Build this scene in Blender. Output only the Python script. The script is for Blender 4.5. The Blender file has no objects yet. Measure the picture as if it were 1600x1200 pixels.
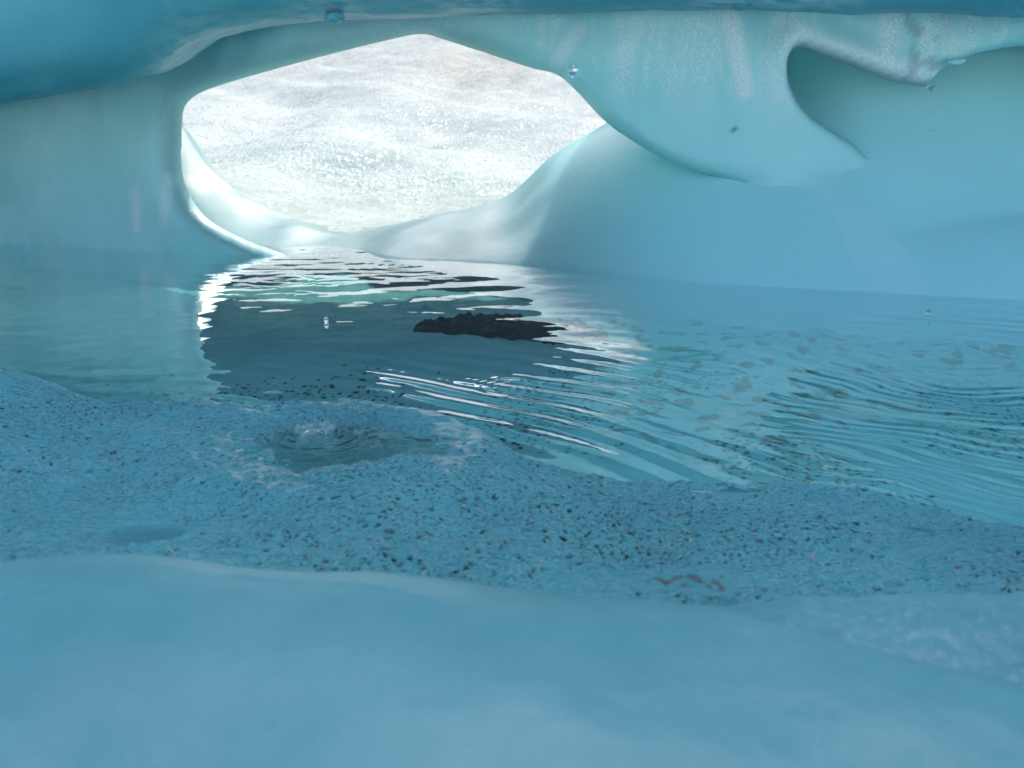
import bpy, math, random
import numpy as np
from mathutils import Vector, Matrix

random.seed(7); RNG = np.random.default_rng(7)
scene = bpy.context.scene
col = scene.collection

# ------------------------------------------------------------------ camera frame
CAM = np.array([0.0, 0.0, 0.6]); FPX = 1300.0; PITCH = math.radians(15.9)
FWD = np.array([0, math.cos(PITCH), -math.sin(PITCH)]); UP = np.array([0, math.sin(PITCH), math.cos(PITCH)])

def ray(px, py):
    d = FWD * FPX + np.array([1.0, 0, 0]) * (px - 800) - UP * (py - 600)
    return d / np.linalg.norm(d)
def at_y(px, py, Y):
    d = ray(px, py); return CAM + d * (Y / d[1])
def at_z(px, py, Z=0.0):
    d = ray(px, py); return CAM + d * ((Z - CAM[2]) / d[2])

# ------------------------------------------------------------------ numpy noise
def _hash(ix, iy, seed):
    h = (ix.astype(np.int64) * 374761393 + iy.astype(np.int64) * 668265263 + seed * 974634777) & 0xFFFFFFFF
    h = ((h ^ (h >> 13)) * 1274126177) & 0xFFFFFFFF
    h = ((h ^ (h >> 15)) * 2246822519) & 0xFFFFFFFF
    return ((h ^ (h >> 16)) & 0xFFFFFF) / float(0xFFFFFF)
def noise(x, y, seed=0):
    ix = np.floor(x); iy = np.floor(y); fx = x - ix; fy = y - iy
    def g(ox, oy):
        a = _hash(ix + ox, iy + oy, seed) * 2 * np.pi
        return np.cos(a) * (fx - ox) + np.sin(a) * (fy - oy)
    u = fx * fx * fx * (fx * (fx * 6 - 15) + 10); v = fy * fy * fy * (fy * (fy * 6 - 15) + 10)
    return 1.5 * ((g(0, 0) * (1 - u) + g(1, 0) * u) * (1 - v) + (g(0, 1) * (1 - u) + g(1, 1) * u) * v)
def fbm(x, y, oct=4, seed=0, gain=0.5):
    s = 0; a = 1.0
    for i in range(oct):
        s = s + a * noise(x * 2 ** i + 17.3 * i, y * 2 ** i - 9.1 * i, seed + i); a *= gain
    return s
def worley(x, y, seed=0):
    ix = np.floor(x); iy = np.floor(y)
    best = np.full(np.shape(x), 9.0); bid = np.zeros(np.shape(x))
    for ox in (-1, 0, 1):
        for oy in (-1, 0, 1):
            cx = ix + ox; cy = iy + oy
            dx = cx + _hash(cx, cy, seed) - x; dy = cy + _hash(cx, cy, seed + 1) - y
            d = np.sqrt(dx * dx + dy * dy); m = d < best
            best = np.where(m, d, best); bid = np.where(m, _hash(cx, cy, seed + 2), bid)
    return best, bid
def sstep(a, b, x):
    t = np.clip((x - a) / (b - a), 0, 1); return t * t * (3 - 2 * t)
def lerp_curve(pts):
    p = np.array(sorted(pts)); 
    def f(x):
        # smooth (monotone cubic-ish) interpolation
        X = p[:, 0]; Yv = p[:, 1]
        m = np.gradient(Yv, X)
        i = np.clip(np.searchsorted(X, x) - 1, 0, len(X) - 2)
        h = X[i + 1] - X[i]; t = np.clip((x - X[i]) / h, 0, 1)
        return ((2*t**3 - 3*t**2 + 1) * Yv[i] + (t**3 - 2*t**2 + t) * h * m[i]
                + (-2*t**3 + 3*t**2) * Yv[i + 1] + (t**3 - t**2) * h * m[i + 1])
    return f

# ------------------------------------------------------------------ mesh helpers
def tag(o, label=None, cat=None, group=None, kind=None):
    if label: o['label'] = label
    if cat: o['category'] = cat
    if group: o['group'] = group
    if kind: o['kind'] = kind
    return o
def mesh_obj(name, V, F, mat, parent=None, attrs=None):
    """F: list of (n,k) int arrays"""
    me = bpy.data.meshes.new(name)
    V = np.asarray(V, dtype=np.float32)
    Fs = [np.asarray(f, dtype=np.int32) for f in F if len(f)]
    nl = sum(f.size for f in Fs); nf = sum(len(f) for f in Fs)
    me.vertices.add(len(V)); me.vertices.foreach_set('co', V.ravel())
    me.loops.add(nl); me.polygons.add(nf)
    me.loops.foreach_set('vertex_index', np.concatenate([f.ravel() for f in Fs]))
    starts = []; s = 0
    for f in Fs:
        starts.append(s + np.arange(len(f)) * f.shape[1]); s += f.size
    me.polygons.foreach_set('loop_start', np.concatenate(starts).astype(np.int32))
    me.update(calc_edges=True); me.validate()
    me.polygons.foreach_set('use_smooth', np.ones(len(me.polygons), dtype=bool))
    for k, a in (attrs or {}).items():
        at = me.attributes.new(k, 'FLOAT', 'POINT'); at.data.foreach_set('value', np.asarray(a, dtype=np.float32).ravel())
    me.materials.append(mat)
    o = bpy.data.objects.new(name, me); col.objects.link(o); o.parent = parent
    return o
def grid_faces(nx, ny, off=0, flip=False):
    i, j = np.meshgrid(np.arange(nx - 1), np.arange(ny - 1), indexing='ij')
    a = (i * ny + j).ravel() + off; b = ((i + 1) * ny + j).ravel() + off
    c = b + 1; d = a + 1
    return np.stack([a, b, c, d], 1) if not flip else np.stack([d, c, b, a], 1)
def heightfield(name, xs, ys, zf, mat, base=-0.9, attrs=None):
    """solid block of ground whose top is a height field; xs, ys 1-D; zf(X,Y)->Z (and attr dict)"""
    X, Y = np.meshgrid(xs, ys, indexing='ij')
    r = zf(X, Y); Z, at = r if isinstance(r, tuple) else (r, {})
    nx, ny = X.shape
    V = np.stack([X, Y, Z], -1).reshape(-1, 3)
    F = [grid_faces(nx, ny)]
    if base is not None:
        idx = np.arange(nx * ny).reshape(nx, ny)
        ring = np.concatenate([idx[:, 0], idx[-1, 1:], idx[-2::-1, -1], idx[0, -2:0:-1]])
        n0 = len(V); B = V[ring].copy(); B[:, 2] = base
        V = np.concatenate([V, B]); k = len(ring); r0 = np.arange(k); r1 = (r0 + 1) % k
        F.append(np.stack([ring[r1], ring[r0], n0 + r0, n0 + r1], 1))
        F.append((n0 + np.arange(k))[::-1][None, :])
        at = {q: np.concatenate([a.ravel(), np.zeros(k)]) for q, a in at.items()}
    return mesh_obj(name, V, F, mat, attrs=at)
def catmull(P, n=5, closed=False):
    P = np.asarray(P, float); out = []
    N = len(P)
    for i in range(N if closed else N - 1):
        p0 = P[(i - 1) % N] if (closed or i > 0) else P[0]
        p1 = P[i]; p2 = P[(i + 1) % N]
        p3 = P[(i + 2) % N] if (closed or i + 2 < N) else P[-1]
        for t in np.arange(n) / n:
            out.append(0.5 * ((2*p1) + (-p0 + p2) * t + (2*p0 - 5*p1 + 4*p2 - p3) * t*t + (-p0 + 3*p1 - 3*p2 + p3) * t**3))
    if not closed: out.append(P[-1])
    return np.array(out)

# ------------------------------------------------------------------ material helpers
class NT:
    def __init__(s, name):
        s.m = bpy.data.materials.new(name); s.m.use_nodes = True
        s.t = s.m.node_tree; s.t.nodes.clear()
        s.out = s.n('ShaderNodeOutputMaterial')
    def n(s, kind, **kw):
        nd = s.t.nodes.new(kind)
        for k, v in kw.items():
            if k in nd.inputs: s.set(nd.inputs[k], v)
            else: setattr(nd, k, v)
        return nd
    def set(s, inp, v):
        if hasattr(v, 'is_linked') or isinstance(v, bpy.types.NodeSocket): s.t.links.new(v, inp)
        elif isinstance(v, (tuple, list)) and len(v) == 3 and inp.type == 'RGBA': inp.default_value = (*v, 1)
        else: inp.default_value = v
    def math(s, op, a, b=0.0, c=0.0, clamp=False):
        nd = s.t.nodes.new('ShaderNodeMath'); nd.operation = op; nd.use_clamp = clamp
        for i, v in enumerate((a, b, c)): s.set(nd.inputs[i], v)
        return nd.outputs[0]
    def mix(s, f, a, b):
        nd = s.t.nodes.new('ShaderNodeMix'); nd.data_type = 'RGBA'
        s.set(nd.inputs[0], f); s.set(nd.inputs[6], a); s.set(nd.inputs[7], b); return nd.outputs[2]
    def coords(s, scale=(1, 1, 1), rot=(0, 0, 0)):
        g = s.n('ShaderNodeNewGeometry'); mp = s.n('ShaderNodeMapping')
        mp.inputs['Scale'].default_value = scale; mp.inputs['Rotation'].default_value = rot
        s.t.links.new(g.outputs['Position'], mp.inputs['Vector']); return mp.outputs[0]
    def noise(s, scale, detail=3, rough=0.55, co=None, dist=0.0):
        nd = s.n('ShaderNodeTexNoise'); nd.inputs['Scale'].default_value = scale
        nd.inputs['Detail'].default_value = detail; nd.inputs['Roughness'].default_value = rough
        nd.inputs['Distortion'].default_value = dist
        s.t.links.new(co if co is not None else s.coords(), nd.inputs['Vector']); return nd.outputs[0]
    def vor(s, scale, co=None, feature='F1', out='Distance'):
        nd = s.n('ShaderNodeTexVoronoi'); nd.feature = feature; nd.inputs['Scale'].default_value = scale
        s.t.links.new(co if co is not None else s.coords(), nd.inputs['Vector']); return nd.outputs[out]
    def ramp(s, f, a, b):
        nd = s.n('ShaderNodeMapRange'); nd.interpolation_type = 'SMOOTHSTEP'
        s.set(nd.inputs['Value'], f); nd.inputs['From Min'].default_value = a; nd.inputs['From Max'].default_value = b
        return nd.outputs[0]
    def attr(s, name):
        nd = s.n('ShaderNodeAttribute'); nd.attribute_name = name; return nd.outputs['Fac']
    def bump(s, h, strength=0.3, dist=0.01, nrm=None):
        nd = s.n('ShaderNodeBump'); s.set(nd.inputs['Strength'], strength); nd.inputs['Distance'].default_value = dist
        s.set(nd.inputs['Height'], h)
        if nrm is not None: s.set(nd.inputs['Normal'], nrm)
        return nd.outputs[0]
    def finish(s, shader): s.t.links.new(shader, s.out.inputs['Surface']); return s.m
    def principled(s, color, rough=0.4, normal=None, sss=0.0, radius=(0.03, 0.08, 0.12), scale=1.0, ior=1.31, spec=0.5, coat=0.0):
        p = s.n('ShaderNodeBsdfPrincipled')
        s.set(p.inputs['Base Color'], color); s.set(p.inputs['Roughness'], rough)
        p.inputs['IOR'].default_value = ior; s.set(p.inputs['Specular IOR Level'], spec)
        if sss: 
            s.set(p.inputs['Subsurface Weight'], sss)
            p.inputs['Subsurface Radius'].default_value = radius; p.inputs['Subsurface Scale'].default_value = scale
        if coat:
            s.set(p.inputs['Coat Weight'], coat); p.inputs['Coat Roughness'].default_value = 0.05; p.inputs['Coat IOR'].default_value = 1.8
            if normal is not None: s.t.links.new(normal, p.inputs['Coat Normal'])
        if normal is not None: s.t.links.new(normal, p.inputs['Normal'])
        return p.outputs[0]

DIRT = (0.055, 0.045, 0.035)
def mat_wall():
    m = NT('wall_ice')
    big = m.noise(0.8, 4, 0.55, dist=0.6)
    c = m.mix(m.ramp(big, 0.35, 0.7), (0.34, 0.76, 0.77), (0.43, 0.82, 0.83))
    c = m.mix(m.attr('thin'), c, (0.30, 0.46, 0.48))  # sunlit rim painted darker to hold its brightness down
    # sun glints and glare painted as white speckled streaks, mostly high on the curtain
    fr = m.attr('glint_paint')
    glint_streak = m.noise(5.0, 3, 0.6, m.coords((1.6, 1, 0.35)), 0.4)
    cr = m.noise(150, 3, 0.7, m.coords((1, 1, 0.55)))
    fm = m.math('MULTIPLY', m.math('MULTIPLY', m.ramp(glint_streak, 0.42, 0.62), m.ramp(cr, 0.46, 0.58)), fr, clamp=True)
    fm = m.math('MAXIMUM', fm, m.math('MULTIPLY', m.attr('glint_streak'), m.ramp(cr, 0.30, 0.66)))
    c = m.mix(m.math('MULTIPLY', fm, 1.0), c, (0.90, 0.95, 0.95))
    c = m.mix(m.attr('dirt'), c, DIRT)
    sp = m.math('MULTIPLY', m.math('LESS_THAN', m.vor(9, m.coords((1, 1, 1.6))), m.math('MULTIPLY', m.ramp(m.noise(2.2, 2), 0.45, 0.8), 0.05)), 0.8)
    c = m.mix(sp, c, (0.08, 0.09, 0.085))
    b1 = m.bump(m.noise(5, 5, 0.55, m.coords((1, 1, 0.6))), 0.22, 0.04)
    b2 = m.bump(cr, 0.25, 0.006, b1)
    return m.finish(m.principled(c, 0.32, b2))
def mat_roof():
    m = NT('roof_ice')
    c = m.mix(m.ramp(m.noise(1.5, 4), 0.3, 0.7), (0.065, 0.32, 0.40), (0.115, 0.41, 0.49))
    c = m.mix(m.math('MULTIPLY', m.attr('glint_paint'), m.ramp(m.noise(20, 3, 0.6, m.coords((0.5, 1, 1.6))), 0.35, 0.6)), c, (0.6, 0.78, 0.82))  # pale lip highlight painted into the colour
    b = m.bump(m.noise(30, 3, 0.6, m.coords((0.5, 1, 1.5))), 0.2, 0.01)
    return m.finish(m.principled(c, 0.4, b))
def mat_slope():
    m = NT('sunlit_granular_ice')
    n = m.noise(1.3, 4, 0.6, dist=0.3)
    c = m.mix(m.ramp(n, 0.3, 0.75), (0.30, 0.345, 0.34), (0.375, 0.415, 0.41))
    d = m.attr('dirt')
    c = m.mix(m.math('MULTIPLY', d, m.ramp(m.noise(6, 4, 0.65), 0.3, 0.7)), c, (0.25, 0.245, 0.22))
    v = m.vor(26, m.coords((1, 0.4, 1))); v2 = m.vor(60, m.coords((1, 0.4, 1)))
    sparkle = m.math('MULTIPLY', m.math('LESS_THAN', m.vor(34, m.coords((1, 0.3, 1))), 0.24), m.ramp(m.noise(2.5, 3), 0.35, 0.65))
    sparkle = m.math('MULTIPLY', sparkle, m.math('MULTIPLY_ADD', m.attr('melt'), -0.8, 1.0, clamp=True))
    c = m.mix(m.math('MULTIPLY', sparkle, 0.8), c, (0.85, 0.9, 0.9))  # sun sparkle painted as small white specks
    h = m.math('ADD', v, m.math('MULTIPLY', v2, 0.5))
    h = m.math('ADD', h, m.math('MULTIPLY', m.noise(9, 3), 1.2))
    b = m.bump(h, m.math('MULTIPLY_ADD', m.attr('melt'), -0.30, 0.42, clamp=True), 0.03)
    gl = m.ramp(m.vor(30, m.coords((1, 0.6, 1)), out='Color'), 0.80, 0.84)
    rg = m.math('MULTIPLY_ADD', gl, -0.42, 0.62)
    return m.finish(m.principled(c, rg, b, spec=m.math('MULTIPLY_ADD', gl, 0.9, 0.02)))
def mat_sill():
    m = NT('smooth_melted_ice')
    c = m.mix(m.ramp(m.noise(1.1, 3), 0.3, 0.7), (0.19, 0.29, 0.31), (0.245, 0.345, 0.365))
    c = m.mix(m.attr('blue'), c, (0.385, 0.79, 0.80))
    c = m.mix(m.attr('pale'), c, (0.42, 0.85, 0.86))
    b = m.bump(m.noise(14, 4, 0.55), 0.10, 0.02)
    return m.finish(m.principled(c, 0.3, b, sss=m.attr('soft'), radius=(0.36, 0.42, 0.46)))
def mat_bank():
    m = NT('pitted_bank_ice')
    c = m.mix(m.ramp(m.noise(3, 4), 0.3, 0.7), (0.035, 0.295, 0.345), (0.07, 0.39, 0.44))
    fs = m.math('LESS_THAN', m.vor(150, m.coords((0.7, 1.2, 1))), m.math('MULTIPLY', m.ramp(m.noise(5, 3), 0.35, 0.65), 0.30))
    c = m.mix(m.math('MULTIPLY', fs, 0.75), c, (0.02, 0.06, 0.075))
    c = m.mix(m.attr('dirt'), c, (0.01, 0.03, 0.036))
    c = m.mix(m.math('MULTIPLY', m.attr('dark_reflect'), 0.7), c, (0.02, 0.09, 0.115))  # dark puddle reflections painted onto the basin floors
    c = m.mix(m.attr('brown'), c, (0.055, 0.052, 0.042))
    b1 = m.bump(m.noise(60, 4, 0.65, m.coords((0.6, 1.4, 1), (0, 0, 0.35))), 1.0, 0.02)
    b = m.bump(m.noise(170, 2, 0.6), 0.35, 0.004, b1)
    return m.finish(m.principled(c, 0.11, b, ior=1.42, spec=m.math('MULTIPLY_ADD', m.attr('dirt'), -0.6, 0.7, clamp=True), coat=m.math('MULTIPLY_ADD', m.attr('dirt'), -0.6, 0.6, clamp=True)))
def mat_mound(name='smooth_blue_ice', grain=0.05, sc=180):
    m = NT(name)
    c = m.mix(m.ramp(m.noise(3.5, 4, 0.6), 0.3, 0.7), (0.074, 0.255, 0.298), (0.116, 0.31, 0.355))
    c = m.mix(m.math('MULTIPLY', m.ramp(m.noise(sc, 2, 0.7), 0.5, 0.75), grain), c, (0.45, 0.62, 0.66))
    b = m.bump(m.noise(60, 5, 0.65, m.coords((1, 1, 1))), 0.12, 0.01)
    return m.finish(m.principled(c, 0.36, b))
def mat_bed():
    m = NT('pool_bed_ice')
    c = m.mix(m.ramp(m.noise(2.5, 4), 0.3, 0.7), (0.21, 0.55, 0.54), (0.29, 0.63, 0.61))
    c = m.mix(m.attr('dirt'), c, (0.012, 0.018, 0.018))
    c = m.mix(m.attr('brown'), c, (0.13, 0.12, 0.10))
    return m.finish(m.principled(c, 0.7, m.bump(m.noise(30, 3), 0.3, 0.01)))
def mat_gravel():
    m = NT('wet_gravel')
    c = m.mix(m.noise(60, 3), (0.008, 0.008, 0.008), (0.05, 0.04, 0.035))
    return m.finish(m.principled(c, 0.5, m.bump(m.noise(120, 3), 0.5, 0.01)))
def mat_water(ior=1.75):
    m = NT('water')
    lw = m.n('ShaderNodeLayerWeight'); lw.inputs['Blend'].default_value = 0.5
    f5 = m.math('POWER', lw.outputs['Facing'], 2.3); frs = m.math('MULTIPLY_ADD', f5, 0.93, 0.07, clamp=True)
    gl = m.n('ShaderNodeBsdfGlossy'); gl.inputs['Roughness'].default_value = 0.0
    gl.inputs['Color'].default_value = (1, 1, 1, 1)
    tr = m.n('ShaderNodeBsdfTransparent'); tr.inputs['Color'].default_value = (0.80, 0.94, 0.96, 1)
    mx = m.n('ShaderNodeMixShader')
    m.t.links.new(frs, mx.inputs[0]); m.t.links.new(tr.outputs[0], mx.inputs[1]); m.t.links.new(gl.outputs[0], mx.inputs[2])
    return m.finish(mx.outputs[0])
def mat_drop():
    m = NT('clear_water_drop')
    p = m.n('ShaderNodeBsdfPrincipled'); p.inputs['Transmission Weight'].default_value = 1.0
    p.inputs['IOR'].default_value = 1.33; p.inputs['Roughness'].default_value = 0.0
    p.inputs['Base Color'].default_value = (0.95, 0.99, 1, 1)
    return m.finish(p.outputs[0])
def mat_sky_blocker():
    m = NT('dark_sky_blocker')
    c = m.mix(m.ramp(m.noise(0.4, 5, 0.6), 0.3, 0.7), (0.015, 0.025, 0.03), (0.035, 0.05, 0.055))
    return m.finish(m.principled(c, 0.9, m.bump(m.noise(2, 5), 0.5, 0.2), spec=0.1))
def mat_ground():
    m = NT('glacier_surface')
    c = m.mix(m.ramp(m.noise(0.3, 5, 0.6), 0.3, 0.7), (0.66, 0.74, 0.76), (0.76, 0.82, 0.83))
    return m.finish(m.principled(c, 0.7, m.bump(m.noise(5, 4), 0.3, 0.05)))
M = dict(wall=mat_wall(), roof=mat_roof(), slope=mat_slope(), sill=mat_sill(), bank=mat_bank(), mound=mat_mound(), grainy=mat_mound('grainy_blue_ice', 0.3, 100),
         bed=mat_bed(), gravel=mat_gravel(), water=mat_water(), drop=mat_drop(), sky_blocker=mat_sky_blocker(), ground=mat_ground())

# ------------------------------------------------------------------ ice wall with its melted opening
_wp = [at_z(0, 345), at_z(200, 372), at_z(440, 402)]
WALLY = lerp_curve([(-12, 6.6), (-8, 6.3), (-4.3, 5.7), (-2.6, 5.15), (-1.4, 4.75), (-0.6, 4.5), (0.3, 4.3), (1.2, 4.1), (2.0, 3.95), (3.2, 3.8), (6, 3.6), (9, 3.5)])
def on_wall(px, py):
    d = ray(px, py); t = 4.5
    for _ in range(30):
        p = CAM + d * t; t = t + 0.7 * (float(WALLY(p[0])) - p[1]) / d[1]
    return CAM + d * t
edge_px = [(476, 470), (452, 425), (438, 402), (380, 380), (320, 348), (287, 308), (273, 262), (273, 210), (277, 168), (300, 145), (345, 128),
           (430, 103), (520, 79), (600, 59), (655, 49), (692, 58), (760, 80), (830, 103), (872, 114), (905, 142), (945, 185),
           (985, 215), (1040, 247), (1100, 271), (1170, 290), (1205, 335), (1212, 420), (1212, 520), (1470, 520), (1462, 440), (1445, 370), (1430, 325), (1412, 294), (1384, 264),
           (1345, 224), (1300, 196), (1265, 167), (1246, 135), (1240, 100), (1246, 78), (1262, 71), (1330, 94), (1400, 122),
           (1445, 131), (1458, 137), (1470, 126), (1500, 99), (1545, 80), (1610, 68), (1690, 66), (1760, 90), (1800, 180), (1815, 300), (1822, 470)]
E = np.array([on_wall(*p)[[0, 2]] for p in edge_px]); E = catmull(E, 4)
ZT = 2.6
outline = np.concatenate([[[-11.5, -0.5], [E[0, 0] + 0.02, -0.5]], E, [[E[-1, 0], -0.5], [8.5, -0.5], [8.5, ZT], [-11.5, ZT]]])
def poly_sdf(X, Z, P):
    d2 = np.full(X.shape, 1e9); ins = np.zeros(X.shape, bool)
    Q = np.roll(P, -1, 0)
    for (ax, az), (bx, bz) in zip(P, Q):
        ex, ez = bx - ax, bz - az; L = ex * ex + ez * ez + 1e-12
        t = np.clip(((X - ax) * ex + (Z - az) * ez) / L, 0, 1)
        d2 = np.minimum(d2, (X - ax - t * ex) ** 2 + (Z - az - t * ez) ** 2)
        c = (az > Z) != (bz > Z)
        xi = ax + (Z - az) * ex / (ez if abs(ez) > 1e-12 else 1e-12)
        ins ^= c & (X < xi)
    d = np.sqrt(d2); return np.where(ins, d, -d)
def build_wall():
    xs = np.concatenate([np.arange(-11.5, -3.4, 0.09), np.arange(-3.4, 4.2, 0.02), np.arange(4.2, 8.6, 0.09)]); zs = np.arange(-0.5, ZT + 1e-6, 0.02)
    X, Z = np.meshgrid(xs, zs, indexing='ij'); S = poly_sdf(X, Z, outline)
    eps = 0.006
    fine = (S > -0.006)
    cell = fine[:-1, :-1] & fine[1:, :-1] & fine[1:, 1:] & fine[:-1, 1:]
    cnt = np.zeros(X.shape, int)
    for a, b in ((0, 0), (1, 0), (1, 1), (0, 1)):
        cnt[a:cnt.shape[0] - 1 + a, b:cnt.shape[1] - 1 + b] += cell
    used = cnt > 0
    border = used & (cnt < 4)
    inner_border = border & (np.abs(S) < 0.06) & (X > -11) & (X < 8) & (Z < ZT - 0.1) & (Z > -0.45)
    for _ in range(2):                                      # pull the border onto the outline
        bx, bz = X[inner_border], Z[inner_border]
        s0 = poly_sdf(bx, bz, outline)
        gx = (poly_sdf(bx + eps, bz, outline) - poly_sdf(bx - eps, bz, outline)) / (2 * eps)
        gz = (poly_sdf(bx, bz + eps, outline) - poly_sdf(bx, bz - eps, outline)) / (2 * eps)
        g = np.sqrt(gx * gx + gz * gz) + 1e-6
        X[inner_border] = bx - s0 * gx / g; Z[inner_border] = bz - s0 * gz / g
    S = poly_sdf(X, Z, outline); S[inner_border] = 0
    R = 0.10
    t = np.clip(S / R, 0, 1); e = R * (1 - np.sqrt(np.clip(1 - (1 - t) ** 2, 0, 1)))
    Y0 = WALLY(X)
    swell = 0.07 * fbm(X * 0.9, Z * 0.8, 3, 11) + 0.012 * fbm(X * 5, Z * 2.0, 3, 21)
    # flutes run down the curtain from the lintel
    fl = sstep(-0.2, 0.4, X) * sstep(0.45, 1.0, Z)
    swell = swell - fl * 0.03 * noise(X * 6.0 + 0.5 * Z, Z * 0.6, 31)
    swell = swell * sstep(0, 0.15, S)
    YF = Y0 + swell + e
    ysill = np.full(X.shape, 99.0)                          # where the sill's face stands at this height
    need = (X > 0.3) & (X < 2.6) & (Z < 1.2)
    xx, zz = X[need], Z[need]; yy = np.linspace(3.0, 5.6, 131)
    zs_ = sill_z(np.repeat(xx[:, None], 131, 1), np.repeat(yy[None], len(xx), 0))
    zs_ = np.maximum.accumulate(zs_, 1); k_ = np.argmax(zs_ >= zz[:, None], 1); hit = zs_[:, -1] >= zz
    k0 = np.clip(k_ - 1, 0, 130); ii_ = np.arange(len(xx)); za, zb = zs_[ii_, k0], zs_[ii_, k_]
    f_ = np.clip((zz - za) / np.maximum(zb - za, 1e-5), 0, 1)
    ysill[need] = np.where(hit, yy[k0] + f_ * (yy[k_] - yy[k0]), 99.0)
    kk = 0.28 * sstep(0.03, 0.6, S) + 1e-4
    ys = np.where(X > 0.4, ysill + 0.008 - 0.02 * sstep(0, 0.5, S), 99.0)
    hh = np.clip(0.5 + 0.5 * (ys - YF) / kk, 0, 1)
    YF = ys * (1 - hh) + YF * hh - kk * hh * (1 - hh)
    YB = Y0 + 2 * R + (0.35 * sstep(0.0, 0.5, S)) - e
    YB = np.maximum(YB, YF)
    YB[border] = YF[border]
    ids = -np.ones(X.shape, int); ids[used] = np.arange(used.sum()); n = used.sum()
    idb = ids.copy(); back = used & ~border; idb[back] = n + np.arange(back.sum())
    VF = np.stack([X[used], YF[used], Z[used]], 1); VB = np.stack([X[back], YB[back], Z[back]], 1)
    ii, jj = np.nonzero(cell)
    F1 = np.stack([ids[ii, jj], ids[ii + 1, jj], ids[ii + 1, jj + 1], ids[ii, jj + 1]], 1)
    F2 = np.stack([idb[ii, jj + 1], idb[ii + 1, jj + 1], idb[ii + 1, jj], idb[ii, jj]], 1)
    glint_paint = sstep(-0.1, 0.2, X) * sstep(0.62, 0.98, Z + 0.10 * noise(X * 2, Z * 2, 5)) * (0.6 + 0.4 * sstep(-0.2, 0.3, noise(X * 1.4, Z * 0.2, 3)))
    # grit caught on the sharp rim of the curtain and of the right-hand lip
    def near(pxl, w):
        P = np.array([on_wall(*p)[[0, 2]] for p in pxl]); d = np.full(X.shape, 9.0)
        for a, b in zip(P[:-1], P[1:]):
            ev = b - a; tt = np.clip(((X - a[0]) * ev[0] + (Z - a[1]) * ev[1]) / (ev @ ev), 0, 1)
            d = np.minimum(d, np.hypot(X - a[0] - tt * ev[0], Z - a[1] - tt * ev[1]))
        return 1 - sstep(0.2 * w, w, d)
    dirt = near([(1378, 262), (1400, 280), (1420, 310), (1430, 338)], 0.06) * sstep(0.0, 0.3, noise(X * 22, Z * 22, 9))
    dirt = np.maximum(dirt, 0.45 * near([(1262, 71), (1330, 94), (1400, 122), (1450, 133), (1470, 126), (1500, 99)], 0.035))
    dirt = np.maximum(dirt, 0.35 * near([(1435, 40), (1455, 70), (1450, 105)], 0.14) * sstep(0.0, 0.4, noise(X * 18, Z * 12, 19)))
    dirt = np.maximum(dirt, 0.8 * near([(1148, 205), (1160, 207)], 0.03) * sstep(-0.1, 0.3, noise(X * 25, Z * 25, 29)))
    glint_paint = np.maximum(glint_paint, 0.35 * near([(120, 142), (260, 112), (350, 76), (450, 50), (600, 30), (800, 14)], 0.14))
    st = np.zeros(X.shape)  # highlight streaks drawn in white on curtain and left wall
    for ln, wd, am in (([(1140, 25), (1152, 80), (1166, 140)], 0.06, 1.0), ([(1387, 22), (1391, 112)], 0.035, 0.9), ([(905, 45), (870, 95)], 0.05, 0.7), ([(998, 30), (975, 90)], 0.07, 0.6),
                       ([(846, 30), (845, 66)], 0.03, 0.5), ([(1250, 62), (1310, 85), (1400, 118), (1450, 128)], 0.10, 0.9), ([(1488, 60), (1505, 88)], 0.05, 0.6), ([(1210, 110), (1222, 150)], 0.05, 0.5),
                       ([(208, 300), (212, 355)], 0.05, 0.7), ([(262, 280), (258, 350)], 0.05, 0.7), ([(60, 152), (260, 114), (350, 78), (450, 50), (600, 32), (800, 16)], 0.10, 0.3)):
        st = np.maximum(st, am * near(ln, wd) ** 0.7)
    A = lambda a: np.concatenate([a[used], a[back]])
    o = mesh_obj('ice_wall', np.concatenate([VF, VB]), [F1, F2], M['wall'], attrs={'glint_paint': A(glint_paint), 'dirt': A(dirt), 'glint_streak': A(st), 'thin': A(0.8 * (1 - sstep(0.02, 0.14, S)) * (1 - sstep(-0.3, 0.3, X)))})
    return tag(o, 'pale translucent ice wall with a wide melted opening and a hanging glistening curtain beside it', 'ice wall')

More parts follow.
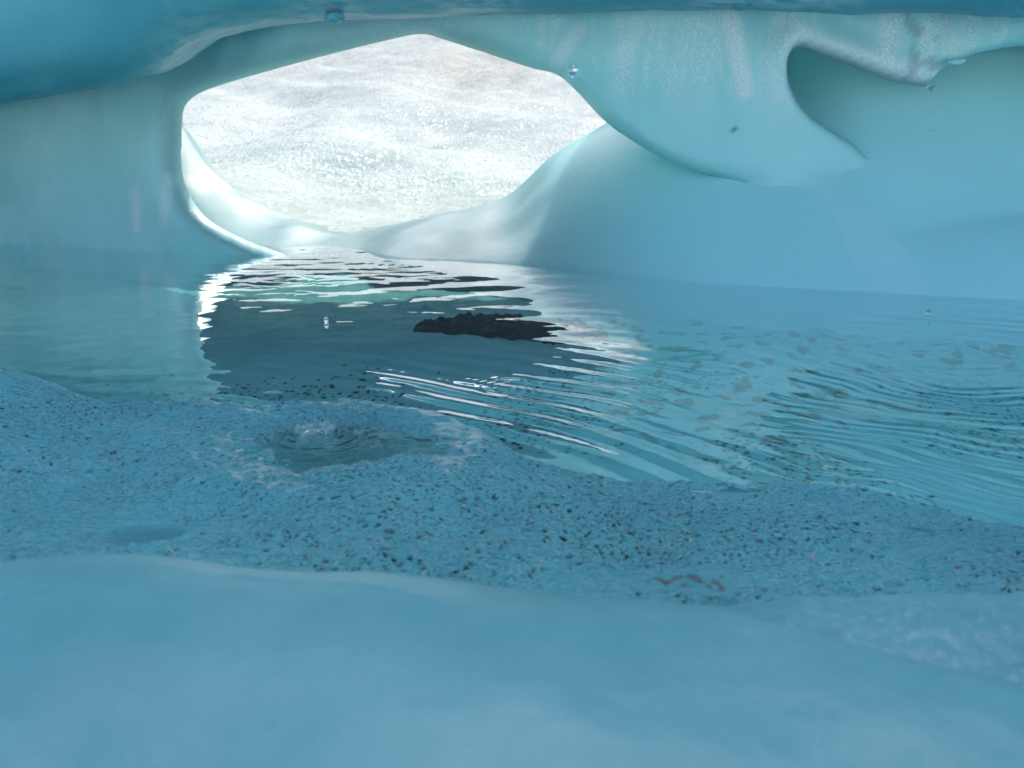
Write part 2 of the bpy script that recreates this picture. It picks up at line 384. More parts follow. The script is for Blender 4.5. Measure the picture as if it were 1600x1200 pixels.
# ------------------------------------------------------------------ overhanging roof
def build_roof():
    lip_px = [(-500, 190), (-150, 175), (0, 160), (100, 143), (200, 124), (255, 104), (310, 66), (380, 45), (460, 32), (530, 27), (620, 26), (800, 18),
              (1000, 13), (1150, 12), (1300, 14), (1450, 17), (1600, 22), (1800, 28), (2100, 40)]
    shift = lambda x: np.where(np.asarray(x) > 0, 1.0, 0.55) * (WALLY(np.asarray(x, float)) - 4.3)
    lx = []
    for px, py in lip_px:
        q = at_y(px, py, 3.9)
        for _ in range(6): q = at_y(px, py, 3.9 + float(shift(q[0])))
        lx.append(q)
    lip = lerp_curve([(-9, lx[0][2] - 0.1)] + [(p[0], p[2]) for p in lx] + [(8, lx[-1][2] - 0.05)])
    xs = np.concatenate([np.arange(-10, -2.4, 0.1), np.arange(-2.4, 2.4, 0.012), np.arange(2.4, 8.01, 0.1)])
    prof = catmull(np.array([[5.45, 0.5], [5.0, 0.38], [4.6, 0.2], [4.2, 0.05], [3.9, 0.0], [3.76, 0.03], [3.62, 0.14], [3.5, 0.4], [3.42, 0.9], [3.38, 1.8], [3.4, 2.9], [3.7, 3.8],
                             [4.3, 4.1], [4.9, 3.4], [5.4, 2.2], [5.62, 1.0]]), 14, closed=True)
    n = len(prof); X = np.repeat(xs[:, None], n, 1)
    L = lip(np.clip(xs, -7.9, 7.9))[:, None]
    dy = shift(xs)[:, None]
    Yv = prof[None, :, 0] + dy + 0 * X
    # the back of the wall recedes on the left: carry the roof back with it
    Yv = Yv + sstep(4.2, 5.2, prof[None, :, 0]) * ((WALLY(X) - 4.3) - dy)
    Yv = Yv + (0.8 * sstep(0.3, 0.95, X) + 0.35 * sstep(1.2, 1.6, X)) * sstep(4.8, 5.4, prof[None, :, 0])  # unseen back overhang added to shade sill and recess from the sun
    fade = np.exp(-prof[None, :, 1] / 0.9)
    Zv = prof[None, :, 1] + L * fade + 1.0 * (1 - fade)
    s = np.arange(n)[None, :] * 0.08
    Zv = Zv + 0.012 * fbm(X * 2.5, Yv * 4 + Zv, 4, 51) * fade
    # raised rib on the underside, left of the opening
    Vt = np.stack([X, Yv, Zv], -1).reshape(-1, 3)
    nx = len(xs)
    i, j = np.meshgrid(np.arange(nx - 1), np.arange(n), indexing='ij'); j2 = (j + 1) % n
    F = np.stack([(i * n + j), (i * n + j2), ((i + 1) * n + j2), ((i + 1) * n + j)], -1).reshape(-1, 4)
    caps = [np.arange(n)[::-1][None, :], ((nx - 1) * n + np.arange(n))[None, :]]
    fr = 0.5 * np.exp(-((prof[None, :, 0] - 3.8) / 0.12) ** 2) * np.exp(-(prof[None, :, 1] / 0.4) ** 2) * sstep(-0.4, 0.5, noise(X * 1.5, X * 0 + 1, 8)) * sstep(-1.9, -1.1, X)  # lip catching the light, painted as a pale band
    o = mesh_obj('ice_roof', Vt, [F] + caps, M['roof'], attrs={'glint_paint': (fr + 0 * X).reshape(-1)})
    tag(o, 'dark blue overhanging ice roof along the top edge with a feathered pale lip', 'ice roof')
    return lip
roof_lip = build_roof()

# ------------------------------------------------------------------ outside the opening: smooth sill, sunlit slope, unseen dark blocker
sx = lambda px, py, Y: at_y(px, py, Y)
_cr = [(-400, 200), (150, 170), (285, 180), (330, 255), (400, 312), (480, 346), (600, 352), (720, 335), (800, 305), (860, 245), (950, 188), (1050, 120), (1180, 70), (1300, -10), (1450, -60), (1700, -80), (2300, -80)]
CREST_TAN = lerp_curve([(px, ray(px, py)[2] / math.hypot(*ray(px, py)[:2])) for px, py in _cr])
_wl = [(440, 388), (500, 384), (550, 388), (600, 402), (700, 408), (850, 418), (1000, 436), (1200, 448), (1430, 460), (1600, 470), (1900, 480)]
_wlp = [at_z(*c) for c in _wl]
WLINE = lerp_curve([(q, float(WALLY(q)) + 0.5) for q in (-9, -5, -3, -2.1, -1.62)] + [(p[0], p[1]) for p in _wlp] + [(9, 3.2)])
def sill_geo(X):
    w = WLINE(X); yc = np.maximum(w + 0.75, 5.35)
    px = 800 + FPX * X / (yc * 0.962 + 0.12)
    c = np.maximum(CAM[2] + CREST_TAN(np.clip(px, -390, 2290)) * np.hypot(X, yc), 0.05)
    return w, yc, c
def sill_z(X, Y):
    w, yc, c = sill_geo(X)
    t = (Y - w) / (yc - w)
    up = np.where(t < 0, np.maximum(1.2 * (Y - w), -0.55), c * (1 - (1 - np.clip(t, 0, 1)) ** 1.6))
    # on the right a low ledge in front of a recess
    led = sstep(1.5, 1.85, X); q = np.clip((Y - w) / 0.6, 0, 1)
    up2 = np.where(t < 0, up, 0.34 * (1 - (1 - q) ** 1.6) + (c - 0.34) * np.clip((Y - 3.76) / 0.95, 0, 1) ** 1.25)
    up = up * (1 - led) + up2 * led
    # falls away softly behind its crest, but stays high on the right
    fall = np.clip((Y - yc) / 0.6, 0, 3) ** 1.5 * 0.35 * (1 - sstep(0.9, 2.2, X))
    z = up - fall + 0.03 * fbm(X * 1.2, Y * 1.2, 3, 61) * sstep(-0.2, 0.5, t) * (1 - sstep(0, 0.5, X))
    return z
def sill_f(X, Y):
    z = sill_z(X, Y)
    blue = sstep(-0.3, 0.95, X) + 0.0 * X  # change from sun to shade put into the colour, white to cyan
    pale = sstep(1.4, 1.8, X) * sstep(0.2, 0.6, z)  # recess colour lightened to make up for the shade in it
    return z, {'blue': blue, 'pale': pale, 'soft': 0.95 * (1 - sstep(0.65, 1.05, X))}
xs = np.concatenate([np.arange(-6, -2.2, 0.08), np.arange(-2.2, 3.2, 0.02), np.arange(3.2, 6.1, 0.1)])
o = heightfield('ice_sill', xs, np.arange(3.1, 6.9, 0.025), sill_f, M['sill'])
tag(o, 'smooth rounded ice sill rising from the pool below the opening, white to cyan', 'ice sill')

build_wall()

def slope_f(X, Y):
    t = np.clip((Y - 4.9), 0, None)
    z = -0.05 + 0.112 * t + 0.0014 * t ** 2
    z = z + 0.035 * fbm(X * 0.7, Y * 0.5, 4, 71) * sstep(0, 2, t) + 0.012 * fbm(X * 5, Y * 5, 3, 73) * sstep(0, .5, t)
    z = z + sstep(0.8, 3, t) * (0.20 * noise(X * 0.45 + 0.2 * Y, Y * 0.30, 75) + 0.09 * noise(X * 0.9 - 0.3 * Y, Y * 0.5, 76))
    # hollow lobes
    z = z + 0.18 * np.exp(-((X + 2.5) / 0.9) ** 2) * sstep(0.5, 3, t)
    p = at_y(770, 105, 24)
    dirt = np.exp(-(((X - p[0]) / 2.6) ** 2 + ((Y - 24) / 5.0) ** 2)) + 0.5 * sstep(16, 30, Y) * sstep(-0.1, 0.4, noise(X * 0.8, Y * 0.5, 77))
    top = sstep(40.5, 45, Y); z = z - 5.0 * top - 0.6 * (1 - sstep(0.25, 0.7, Y - WALLY(np.clip(X, -11, 8))))
    return z, {'dirt': np.clip(dirt, 0, 1), 'melt': 1 - sstep(5.6, 8.5, Y + 1.2 * noise(X * 0.8, Y * 0.6, 78))}
o = heightfield('ice_slope', np.concatenate([np.arange(-34, -6, 0.25), np.arange(-6, 5, 0.05), np.arange(5, 26, 0.25)]), np.concatenate([np.arange(4.7, 10, 0.04), np.geomspace(10, 46, 260)]), slope_f, M['slope'], base=-1.2)
tag(o, 'brilliant sunlit granular ice slope seen through the wall opening with faint brown dirt', 'ice slope')

def sky_blocker_f(X, Y):
    t = sstep(47, 66, Y + 2 * noise(X * 0.1, Y * 0.1, 81))
    return -3 + 30 * t + 1.2 * fbm(X * 0.15, Y * 0.15, 4, 83)
o = heightfield('sky_blocker', np.arange(-90, 90.1, 1.2), np.arange(44, 95, 0.8), sky_blocker_f, M['sky_blocker'], base=-3)
tag(o, kind='structure')  # unseen dark rise added to keep bright sky out of the pool reflection

# ------------------------------------------------------------------ near banks
def crest_pts(pts): return [at_y(px, py, Y) for px, py, Y in pts]
bank_c = crest_pts([(-500, 545, 1.85), (-150, 560, 1.8), (0, 577, 1.75), (60, 596, 1.74), (140, 627, 1.7), (250, 633, 1.66), (400, 633, 1.64), (560, 631, 1.62), (640, 645, 1.58), (760, 690, 1.52), (900, 737, 1.46),
                   (1000, 762, 1.43), (1120, 767, 1.42), (1270, 770, 1.40), (1400, 792, 1.34), (1560, 830, 1.25), (1650, 845, 1.22), (2000, 870, 1.15)])
BC_Y = lerp_curve([(p[0], p[1]) for p in bank_c]); BC_Z = lerp_curve([(p[0], p[2]) for p in bank_c])
PUD_Z = 0.080; PUD = at_z(540, 694, PUD_Z); PUD_R = (0.175, 0.15)
pud2 = at_z(220, 834, 0.055); pud3 = at_z(1075, 905, 0.02)
def bank_base(X, Y):
    cy = BC_Y(np.clip(X, -2.6, 2.4)); cz = np.maximum(BC_Z(np.clip(X, -2.6, 2.4)), 0.004)
    front = 0.058 - 0.030 * sstep(-0.4, 0.6, X)
    s = (cy - Y) / (cy - 0.9)                                  # 0 crest, 1 front
    z = np.where(s < 0, cz - 0.9 * np.clip(-s, 0, 5) ** 1.3 * (cy - 0.9), cz + (front - cz) * np.clip(s, 0, 1) ** 1.4)
    z = z + np.where(s > 1, 0, 0)
    # long swell from the left shoulder down to the right, and a trough in front of it
    z = z - 0.030 * np.exp(-((X + 0.55 - 0.4 * (1.2 - Y)) / 0.22) ** 2 - ((Y - 1.22) / 0.13) ** 2)
    z = z + 0.02 * np.exp(-((X + 0.1) / 0.35) ** 2 - ((Y - 1.3) / 0.08) ** 2)
    return z
def bank_f(X, Y):
    z = bank_base(X, Y)
    s = sstep(0.0, 0.05, BC_Y(np.clip(X, -2.6, 2.4)) + 0.25 - Y)
    smooth = np.exp(-((X + 0.50) / 0.17) ** 2 - ((Y - 1.20) / 0.10) ** 2)          # smooth melted floor of the trough
    rough = np.clip(1 - 0.9 * smooth, 0, 1)
    wx = X + 0.02 * noise(X * 14, Y * 14, 91); wy = Y + 0.02 * noise(X * 14, Y * 14, 92)
    d, cid = worley(wx * 42, wy * 38, 93)
    scal = (np.clip(d, 0, 1) ** 2)
    z = z + rough * (0.006 * (scal - 0.25) + 0.007 * (0.5 - np.abs(noise(wx * 10 + wy * 4, wy * 34 + wx * 9, 96))) * sstep(-0.2, 0.3, noise(X * 3 + 1.7, Y * 5, 99)) + 0.009 * fbm(X * 7, Y * 11, 4, 95) + 0.002 * noise(X * 70, Y * 90, 97))
    dens = sstep(-0.35, 0.35, fbm(X * 2.2, Y * 3.2, 3, 98)) * rough
    dd, di = worley(wx * 76, wy * 108, 101)
    pit = (1 - sstep(0.10 + 0.13 * di, 0.17 + 0.17 * di, dd)) * (_hash(np.floor(di * 1e6), di * 0, 5) < 0.72 * dens + 0.16 * rough)
    z = z - 0.004 * pit
    # round puddle basin
    r = np.hypot((X - PUD[0]) / PUD_R[0], (Y - PUD[1]) / PUD_R[1]) + 0.22 * noise(X * 7, Y * 7, 104) + 0.06 * noise(X * 30, Y * 30, 106)
    k = 1 - sstep(1.3, 2.0, r); kd = 1 - sstep(0.35, 1.05, r)
    z = z * (1 - k) + k * np.maximum(z, PUD_Z + 0.003 + 0.004 * noise(X * 25, Y * 30, 109)) - 0.04 * kd
    r2 = np.hypot((X - pud2[0]) / 0.05, (Y - pud2[1]) / 0.03); k2 = 1 - sstep(0.7, 1.6, r2); z = z * (1 - k2) + 0.045 * k2
    r3 = np.hypot((X - pud3[0]) / 0.11, (Y - pud3[1]) / 0.045); k3 = 1 - sstep(0.6, 1.5, r3); z = z * (1 - k3) + (0.018) * k3
    brown = (1 - sstep(0.2, 0.6, r3 + 0.5 * noise(X * 30, Y * 40, 107))) * sstep(-0.1, 0.2, noise(X * 60, Y * 45, 108))
    keep = (1 - 0.3 * k) * (1 - k3)
    return z, {'dirt': np.clip(pit * keep, 0, 1), 'brown': np.clip(brown, 0, 1) * 0.9, 'dark_reflect': np.maximum(kd, k2)}
xs = np.concatenate([np.arange(-2.6, -1.35, 0.02), np.arange(-1.3, 1.3, 0.0019), np.arange(1.35, 2.41, 0.02)])
o = heightfield('ice_bank', xs, np.concatenate([np.arange(0.85, 1.8, 0.0022), np.arange(1.8, 2.3, 0.02)]), bank_f, M['bank'], base=-0.6)
tag(o, 'rough pitted wet ice bank with dark grit holes lying between the mound and the pool', 'ice bank')

def mound(name, pts, ycut, seed, label, rough, ridge):
    P = crest_pts(pts); CY = lerp_curve([(p[0], p[1]) for p in P]); CZ = lerp_curve([(p[0], p[2]) for p in P])
    x0, x1 = P[0][0], P[-1][0]
    def f(X, Y):
        cy = CY(X); cz = CZ(X); s = cy - Y
        g = (CAM[2] - cz) / cy; sp = g / 4.4                     # the line of sight grazes the surface at cy
        z = np.where(s < sp, cz + g * s - 2.2 * s ** 2, cz + g * sp / 2 - 0.42 * (s - sp) ** 2)
        z = np.maximum(z, -0.5)
        z = z + sstep(0.02, 0.25, s) * 0.012 * fbm(X * 2.4, Y * 2.4, 3, seed) + rough * fbm(X * 30, Y * 30, 3, seed + 3)
        if ridge:
            for (rp, amp, w) in ridge:
                Q = np.array([at_z(px, py, 0.2)[:2] for px, py in rp]); d = np.full(X.shape, 9.0)
                for a, b in zip(Q[:-1], Q[1:]):
                    ev = b - a; tt = np.clip(((X - a[0]) * ev[0] + (Y - a[1]) * ev[1]) / (ev @ ev), 0, 1)
                    d = np.minimum(d, np.hypot(X - a[0] - tt * ev[0], Y - a[1] - tt * ev[1]))
                z = z + amp * np.exp(-(d / w) ** 2) * (0.5 + 0.9 * np.clip(noise(X * 30, Y * 30, seed + 9) + 0.3, 0, 1))
        return z
    n = int((x1 - x0) / 0.004)
    o = heightfield(name, np.linspace(x0, x1, n), np.arange(ycut, 1.05, 0.004), f, M['grainy' if rough > 0.002 else 'mound'], base=-0.7)
    return tag(o, label, 'ice mound')
mound('ice_mound', [(-900, 905, .70), (-400, 895, .72), (0, 879, .74), (90, 869, .745), (180, 865, .75), (260, 870, .75), (360, 884, .75), (480, 893, .75), (590, 893, .745), (700, 905, .74), (800, 919, .735),
                    (950, 935, .73), (1110, 949, .72), (1250, 985, .69), (1400, 1026, .66), (1600, 1075, .63), (1900, 1120, .6), (2400, 1180, .56)], -0.9, 111,
      'large smooth blurred blue ice mound filling the bottom foreground', 0.0006,
      [([(250, 925), (400, 930), (560, 945), (640, 960), (710, 985)], 0.002, 0.007), ([(960, 945), (1060, 970), (1200, 1000), (1400, 1045), (1560, 1075)], 0.0025, 0.010)])
mound('ice_mound', [(850, 1000, .80), (980, 970, .82), (1110, 949, .83), (1200, 938, .83), (1300, 933, .83), (1400, 930, .83), (1500, 929, .83), (1600, 930, .83), (1800, 935, .82), (2300, 950, .8)], 0.2, 131,
      'smaller grainy blue ice mound at lower right, half hidden behind the large smooth mound', 0.0035, None)

# ------------------------------------------------------------------ pool bed, ground, water
def bed_f(X, Y):
    z = -0.16 + 0.05 * fbm(X * 0.9, Y * 0.9, 3, 141) + 0.012 * fbm(X * 8, Y * 8, 3, 143)
    z = np.minimum(z, -0.10)
    wx = X + 0.02 * noise(X * 11, Y * 11, 151)
    d, di = worley(wx * 52, Y * 40, 153)
    dens = sstep(-0.3, 0.2, fbm(X * 1.5, Y * 1.5, 3, 155)) * (1 - sstep(2.2, 3.0, Y)) 
    pit = (1 - sstep(0.14 + 0.16 * di, 0.24 + 0.22 * di, d)) * (_hash(np.floor(di * 1e6), di * 0, 7) < 0.75 * dens)
    def blob(px, py, ax, ay):
        p = at_z(px, py, -0.18); return np.exp(-(((X - p[0]) / ax) ** 2 + ((Y - p[1]) / ay) ** 2))
    br = blob(1080, 540, .3, .5) + blob(1130, 680, .35, .25) + blob(1200, 580, .5, .4) + blob(1330, 520, .4, .5) + blob(1540, 550, .35, .2) + 0.8 * blob(990, 510, .25, .25)
    b, bi = worley((X + 0.05 * noise(X * 8, Y * 8, 161)) * 12, (Y + 0.05 * noise(X * 8, Y * 8, 163)) * 9, 165)
    brown = (1 - sstep(0.25, 0.42, b + 0.25 * noise(X * 25, Y * 20, 167))) * (bi < 0.55) * np.clip(br, 0, 1)
    return z, {'dirt': pit, 'brown': np.clip(1.6 * brown, 0, 1)}
xs = np.concatenate([np.arange(-11, -2.6, 0.1), np.arange(-2.6, 2.6, 0.0055), np.arange(2.6, 9.1, 0.1)])
ys = np.concatenate([np.arange(1.05, 3.0, 0.006), np.arange(3.0, 4.0, 0.012), np.arange(4.0, 8.5, 0.06)])
o = heightfield('pool_bed', xs, ys, bed_f, M['bed'], base=-0.85); tag(o, kind='structure')

gx = np.concatenate([-np.geomspace(300, 3, 60), np.arange(-2.8, 2.9, 0.1), np.geomspace(3, 300, 60)])
gy = np.concatenate([-np.geomspace(300, 3, 60), np.arange(-2.8, 2.9, 0.1), np.geomspace(3, 300, 60)])
def ground_f(X, Y):
    far = sstep(60, 300, np.hypot(X, Y)) * 4
    return -1.4 + 1.35 * sstep(0.1, -1.0, Y) + 0.08 * fbm(X * 0.5, Y * 0.5, 4, 145) * sstep(0.0, -1.0, Y) + far  # raised behind the camera to bounce sunlight into the cave
o = heightfield('ground', gx, gy, ground_f, M['ground'], base=None); tag(o, kind='structure')

RINGS = [  # px, py, radius, wavelength, slope
    (795, 603, 0.055, 0.024, 0.10, 0.05), (440, 437, 0.10, 0.05, 0.022, 0.12), (640, 415, 0.18, 0.06, 0.025, 0.16), (872, 460, 0.06, 0.035, 0.07, 0.07),
    (945, 474, 0.03, 0.02, 0.05, 0.03), (1475, 553, 0.05, 0.04, 0.05, 0.10)]
def water_h(X, Y):
    h = 0
    for px, py, r0, lam, sl, w in RINGS:
        c = at_z(px, py); r = np.hypot(X - c[0], Y - c[1]); k = 2 * np.pi / lam
        h = h + sl / k * np.cos(k * (r - r0)) * np.exp(-((r - r0) / w) ** 2)
    # big set of rings spreading from the drip on the right
    c = at_z(1475, 553); wob = 0.13 * noise(X * 1.9, Y * 1.9, 171) + 0.03 * noise(X * 5, Y * 7, 172); r = np.hypot(X - c[0], Y - c[1]) + wob
    lam = 0.05; k = 2 * np.pi / lam
    amp = 0.27 * sstep(0.10, 0.5, r) * (1 - sstep(1.1, 1.7, r)) * sstep(0.3, 1.1, X + 0.35 * (1.9 - Y)) * (0.55 + 0.9 * noise(X * 3.1, Y * 3.1, 173)) * sstep(2.45, 1.9, Y)
    h = h + amp / k * np.cos(k * r)
    amp2 = 0.045 * (1 - sstep(0.9, 1.6, r)) * sstep(0.3, 1.0, X); lam2 = 0.125
    h = h + amp2 * lam2 / (2 * np.pi) * np.sin(2 * np.pi / lam2 * r + 3 * noise(X * 2, Y * 2, 175))
    # diagonal wave train over the dark reflection
    a = at_z(700, 600); b = at_z(950, 660); d = (b - a)[:2]; d /= np.linalg.norm(d); nrm = np.array([-d[1], d[0]])
    m = at_z(870, 640)
    u = (X - m[0]) * d[0] + (Y - m[1]) * d[1]; v = (X - m[0]) * nrm[0] + (Y - m[1]) * nrm[1]
    v = v + 0.22 * u * u + 0.035 * noise(X * 2.6, Y * 2.6, 177)
    lam3 = 0.10; env = np.exp(-(u / 0.52) ** 2 - ((v + 0.02) / 0.40) ** 2)
    h = h + 0.17 * lam3 / (2 * np.pi) * env * np.cos(2 * np.pi / lam3 * v) * np.clip(0.9 + 0.9 * noise(X * 4.5, Y * 5, 179), 0.2, 2)
    # waves near the far shore
    c2 = at_z(560, 405); env2 = np.exp(-((X - at_z(760, 440)[0]) / 0.55) ** 2 - ((Y - at_z(760, 445)[1]) / 0.5) ** 2)
    r2 = (Y - 3.7) * 0.9 - 0.35 * (X + 0.1) + 0.06 * noise(X * 2, Y * 2, 181)
    h = h + 0.03 * 0.28 / (2 * np.pi) * env2 * np.cos(2 * np.pi / 0.28 * r2)
    # light chop
    h = h + 0.0011 * noise(X * 4.2, Y * 6.0, 183) + 0.00065 * noise(X * 9.0, Y * 12.5, 185) + 0.00012 * noise(X * 30, Y * 38, 187)
    return h
su = np.linspace(-1, 1, 1150); rows = np.exp(np.linspace(np.log(1.02), np.log(8.2), 640))
S_, Yw = np.meshgrid(su, rows, indexing='ij'); Xw = S_ * (0.75 * Yw + 0.35)
Xw = np.where(np.abs(S_) > 0.985, np.sign(S_) * 8.0, Xw)
Zw = water_h(Xw, Yw)
o = mesh_obj('water', np.stack([Xw, Yw, Zw], -1).reshape(-1, 3), [grid_faces(*Xw.shape)], M['water']); tag(o, kind='structure')

# ------------------------------------------------------------------ puddle, splash, drops
def disc(cx, cy, z, rx, ry, hfun, n=96, m=40):
    t = np.linspace(0, 2 * np.pi, n + 1)[:-1]; r = np.linspace(0, 1, m)[1:]
    X = cx + rx * r[:, None] * np.cos(t)[None]; Y = cy + ry * r[:, None] * np.sin(t)[None]
    V = np.concatenate([[[cx, cy, z + float(hfun(np.array([cx]), np.array([cy]))[0])]], np.stack([X, Y, z + hfun(X, Y)], -1).reshape(-1, 3)])
    F3 = np.array([[0, 1 + k, 1 + (k + 1) % n] for k in range(n)])
    i, k = np.meshgrid(np.arange(m - 2), np.arange(n), indexing='ij'); k2 = (k + 1) % n
    F4 = np.stack([1 + i * n + k, 1 + (i + 1) * n + k, 1 + (i + 1) * n + k2, 1 + i * n + k2], -1).reshape(-1, 4)
    return V, [F3, F4]
SPL = at_z(493, 678, PUD_Z)
def pud_h(X, Y):
    r = np.hypot(X - SPL[0], Y - SPL[1]); return 0.0012 * np.cos(r / 0.03 * 6.28) * np.exp(-(r / 0.09) ** 2) + 0.0004 * noise(X * 25, Y * 25, 191)
V, F = disc(PUD[0], PUD[1], PUD_Z, 0.23, 0.195, pud_h, 128, 60)
o = mesh_obj('puddle', V, F, M['water']); tag(o, 'round meltwater puddle sunk in the pitted bank, with a splash in it', 'puddle')
V, F = disc(pud2[0], pud2[1], 0.055, 0.07, 0.045, lambda X, Y: 0.0001 * noise(X * 30, Y * 30, 1))
o = mesh_obj('puddle', V, F, M['water']); tag(o, 'tiny dark oval puddle on the bank near the left foreground mound', 'puddle')

def lathe(prof, n=24, c=(0, 0, 0)):
    P = np.array(prof); m = len(P); t = np.linspace(0, 2 * np.pi, n + 1)[:-1]
    V = np.stack([P[:, 0, None] * np.cos(t), P[:, 0, None] * np.sin(t), P[:, 1, None] + 0 * t], -1).reshape(-1, 3) + np.array(c)
    i, k = np.meshgrid(np.arange(m - 1), np.arange(n), indexing='ij'); k2 = (k + 1) % n
    return V, [np.stack([i * n + k, i * n + k2, (i + 1) * n + k2, (i + 1) * n + k], -1).reshape(-1, 4)]
def crown():
    n = 120; t = np.linspace(0, 2 * np.pi, n + 1)[:-1]
    jag = 0.5 + 0.5 * np.cos(t * 11 + 0.6 * np.sin(3 * t)); jag = jag ** 1.5
    R = 0.034; H = 0.016; th = 0.0024
    rings = []
    for s in np.linspace(0, 1, 10):
        rings.append((R * (0.86 + 0.2 * s ** 2) + th * (1.6 - s), H * s * (0.65 + 0.45 * jag * s)))
    for s in np.linspace(1, 0, 10):
        rings.append((R * (0.86 + 0.2 * s ** 2) - th * (1.6 - s), H * s * (0.65 + 0.45 * jag * s) - 0.0002))
    V = []
    for r, z in rings:
        V.append(np.stack([r * np.cos(t), r * np.sin(t), z + 0 * t], -1))
    m = len(V); V = np.concatenate(V) + np.array([SPL[0], SPL[1], PUD_Z - 0.001])
    i, k = np.meshgrid(np.arange(m - 1), np.arange(n), indexing='ij'); k2 = (k + 1) % n
    F = np.stack([i * n + k, i * n + k2, (i + 1) * n + k2, (i + 1) * n + k], -1).reshape(-1, 4)
    o = mesh_obj('splash', V, [F], M['water'])
    return tag(o, 'crown shaped splash of a drop standing in the round bank puddle', 'splash')
crown()
def drop(p, r, label, sz=1.0, name='water_drop'):
    prof = [(max(1e-5, r * math.sin(a)), -r * sz * math.cos(a)) for a in np.linspace(0.001, math.pi - 0.001, 18)]
    V, F = lathe(prof, 24, p); o = mesh_obj(name, V, F, M['drop']); return tag(o, label, 'water drop')
drop(at_y(1455, 199, 3.9), 0.019, 'round clear water drop falling below the dripping point of the right lip', 0.85)
# the thread of water still hanging from the point of the lip
prof = []
L = at_y(1456, 136, 3.95)[2] - at_y(1456, 180, 3.95)[2]
for s in np.linspace(0, 1, 60):
    bead = 0.5 + 0.5 * math.sin(s * 48) if s > 0.45 else 0.3
    prof.append((0.0028 + 0.016 * (1 - s) ** 8 + 0.0035 * bead * (s > 0.4), -s * L))
prof = [(1e-5, 0.004)] + prof + [(1e-5, -L - 0.004)]
V, F = lathe(prof[::-1], 16, at_y(1456, 134, 3.95)); o = mesh_obj('water_thread', V, F, M['drop'])
tag(o, 'thin beaded thread of water dripping from the pointed right lip', 'water thread')
drop(at_y(1451, 489, 2.45), 0.009, 'upper of two small drops bouncing above the rings at the right', 1.1)
drop(at_y(1451, 509, 2.45), 0.005, 'lower and smaller of two drops bouncing above the rings at the right', 0.9)
drop(at_y(895, 111, 1.3), 0.0085, 'blurred dark blue drop falling in front of the ice curtain', 1.0)
drop(at_y(510, 500, 2.9), 0.008, 'small bright drop falling over the dark reflection', 1.6)
# ice nubs hanging from the roof
def lump(name, c, size, seed, mat, label, cat, sub=5):
    import bmesh
    bm = bmesh.new(); bmesh.ops.create_icosphere(bm, subdivisions=sub, radius=1.0)
    V = np.array([v.co[:] for v in bm.verts]); F = np.array([[v.index for v in f.verts] for f in bm.faces]); bm.free()
    k = 1 + 0.28 * fbm(V[:, 0] * 1.7 + V[:, 2], V[:, 1] * 1.7 - V[:, 2] * 0.7, 4, seed)
    V = V * k[:, None] * np.array(size) + np.array(c)
    z = np.zeros(len(V))
    o = mesh_obj(name, V, [F], mat, attrs={'glint_paint': z, 'dirt': z, 'brown': z}); return tag(o, label, cat)
lump('ice_nub', at_y(523, 27, 3.95), (0.042, 0.05, 0.022), 205, M['roof'], 'small dark blue ice nub under the roof above the bright slope', 'ice nub', 3)
lump('ice_nub', at_y(1157, 3, 3.74), (0.05, 0.06, 0.03), 207, M['roof'], 'small blue ice nub hanging from the roof above the glistening curtain', 'ice nub', 3)
lump('ice_chip', at_y(1495, 96, 3.93), (0.036, 0.03, 0.014), 201, M['wall'], 'small clear ice chip clinging to the lip right of the dripping point', 'ice chip', 3)
g = at_z(798, 506, -0.14)
def gravel_f():
    n = 220; m = 90
    u = np.linspace(-1.05, 1.05, n); v = np.linspace(-1.05, 1.05, m); U, Vv = np.meshgrid(u, v, indexing='ij')
    X = g[0] + U * 0.40; Y = g[1] + Vv * 0.19 - 0.14 * U ** 2 + 0.02 * noise(U * 5, Vv * 3, 209)
    e = 1 - np.hypot(U, Vv) ** 2 + 0.35 * fbm(U * 5, Vv * 3, 3, 213)
    e = np.minimum(e, 1.15 * (1.05 - np.maximum(np.abs(U), np.abs(Vv))) * 6 - 0.2)
    bz, _ = bed_f(X, Y)
    Z = bz + np.clip(0.07 * np.sign(e) * np.abs(e) ** 0.6, -0.03, 0.09) + 0.012 * noise(X * 40, Y * 40, 215) * (e > 0)
    V = np.stack([X, Y, Z], -1).reshape(-1, 3)
    idx = np.arange(n * m).reshape(n, m); ring = np.concatenate([idx[:, 0], idx[-1, 1:], idx[-2::-1, -1], idx[0, -2:0:-1]])
    k = len(ring); B = V[ring].copy(); B[:, 2] -= 0.05; r0 = np.arange(k); r1 = (r0 + 1) % k; n0 = len(V)
    o = mesh_obj('gravel_patch', np.concatenate([V, B]), [grid_faces(n, m), np.stack([ring[r1], ring[r0], n0 + r0, n0 + r1], 1), (n0 + r0)[::-1][None]], M['gravel'])
    return tag(o, 'dark heap of gravel lying under the water of the pool', 'gravel patch')
gravel_f()

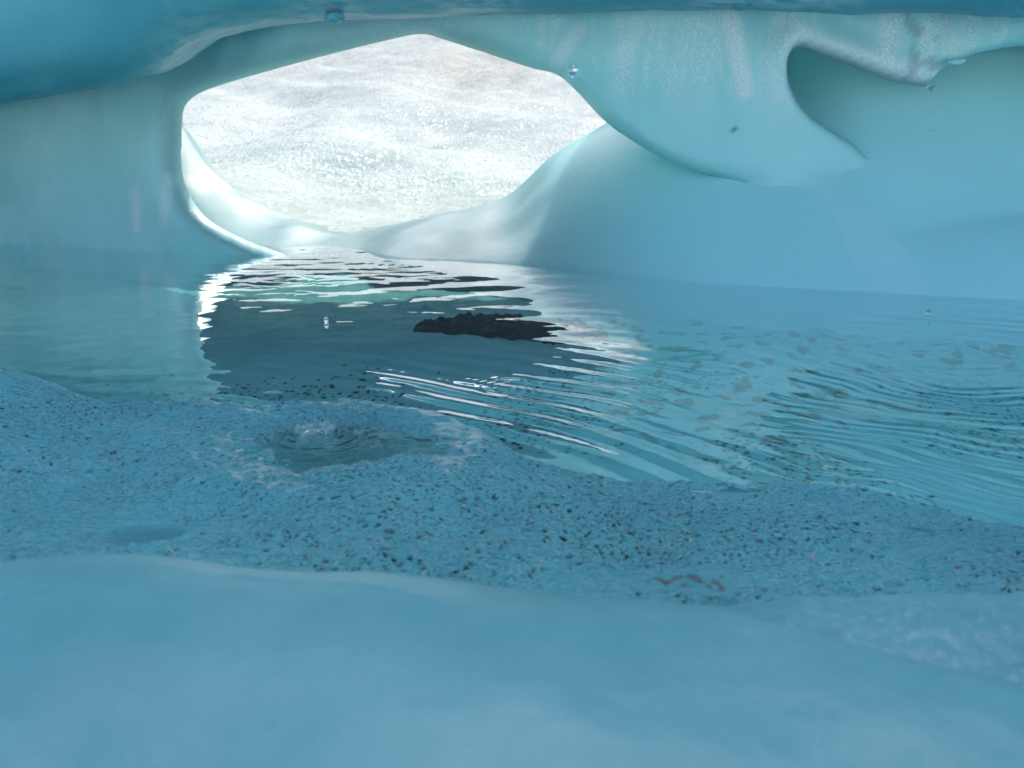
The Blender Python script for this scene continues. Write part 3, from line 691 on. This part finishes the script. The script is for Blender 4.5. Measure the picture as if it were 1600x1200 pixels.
# ------------------------------------------------------------------ light
SUN_EL, SUN_AZ = math.radians(50), math.radians(20)          # azimuth from +Y towards +X
w = bpy.data.worlds.new('World'); scene.world = w; w.use_nodes = True
nt = w.node_tree; nt.nodes.clear()
sky = nt.nodes.new('ShaderNodeTexSky'); sky.sky_type = 'NISHITA'; sky.sun_disc = False
sky.sun_elevation = SUN_EL; sky.sun_rotation = SUN_AZ; sky.air_density = 1.0; sky.dust_density = 4.0; sky.ozone_density = 0.4
bg = nt.nodes.new('ShaderNodeBackground'); bg.inputs['Strength'].default_value = 0.15
wo = nt.nodes.new('ShaderNodeOutputWorld'); nt.links.new(sky.outputs[0], bg.inputs[0]); nt.links.new(bg.outputs[0], wo.inputs[0])
sd = bpy.data.lights.new('sun', 'SUN'); sd.energy = 2.0; sd.angle = math.radians(0.5); sd.color = (1.0, 0.95, 0.88)
so = bpy.data.objects.new('sun', sd); col.objects.link(so)
sdir = Vector((math.cos(SUN_EL) * math.sin(SUN_AZ), math.cos(SUN_EL) * math.cos(SUN_AZ), math.sin(SUN_EL)))
so.rotation_euler = sdir.to_track_quat('Z', 'Y').to_euler(); so.location = sdir * 30

cd = bpy.data.cameras.new('camera'); co = bpy.data.objects.new('camera', cd); col.objects.link(co)
co.location = CAM; co.rotation_euler = (math.pi / 2 - PITCH, 0, 0)
cd.sensor_width = 36; cd.lens = 36 * FPX / 1600; cd.clip_start = 0.02; cd.clip_end = 1000
cd.dof.use_dof = True; cd.dof.focus_distance = 2.4; cd.dof.aperture_fstop = 4.5
scene.camera = co

vs = scene.view_settings; vs.view_transform = 'Standard'; vs.look = 'None'; vs.gamma = 1; vs.use_curve_mapping = False
vs.exposure = 1.2
cy = scene.cycles
cy.use_adaptive_sampling = True; cy.adaptive_threshold = 0.03
cy.max_bounces = 8; cy.diffuse_bounces = 4; cy.glossy_bounces = 4; cy.transmission_bounces = 8; cy.transparent_max_bounces = 8
cy.use_denoising = True
cy.caustics_reflective = False; cy.caustics_refractive = False
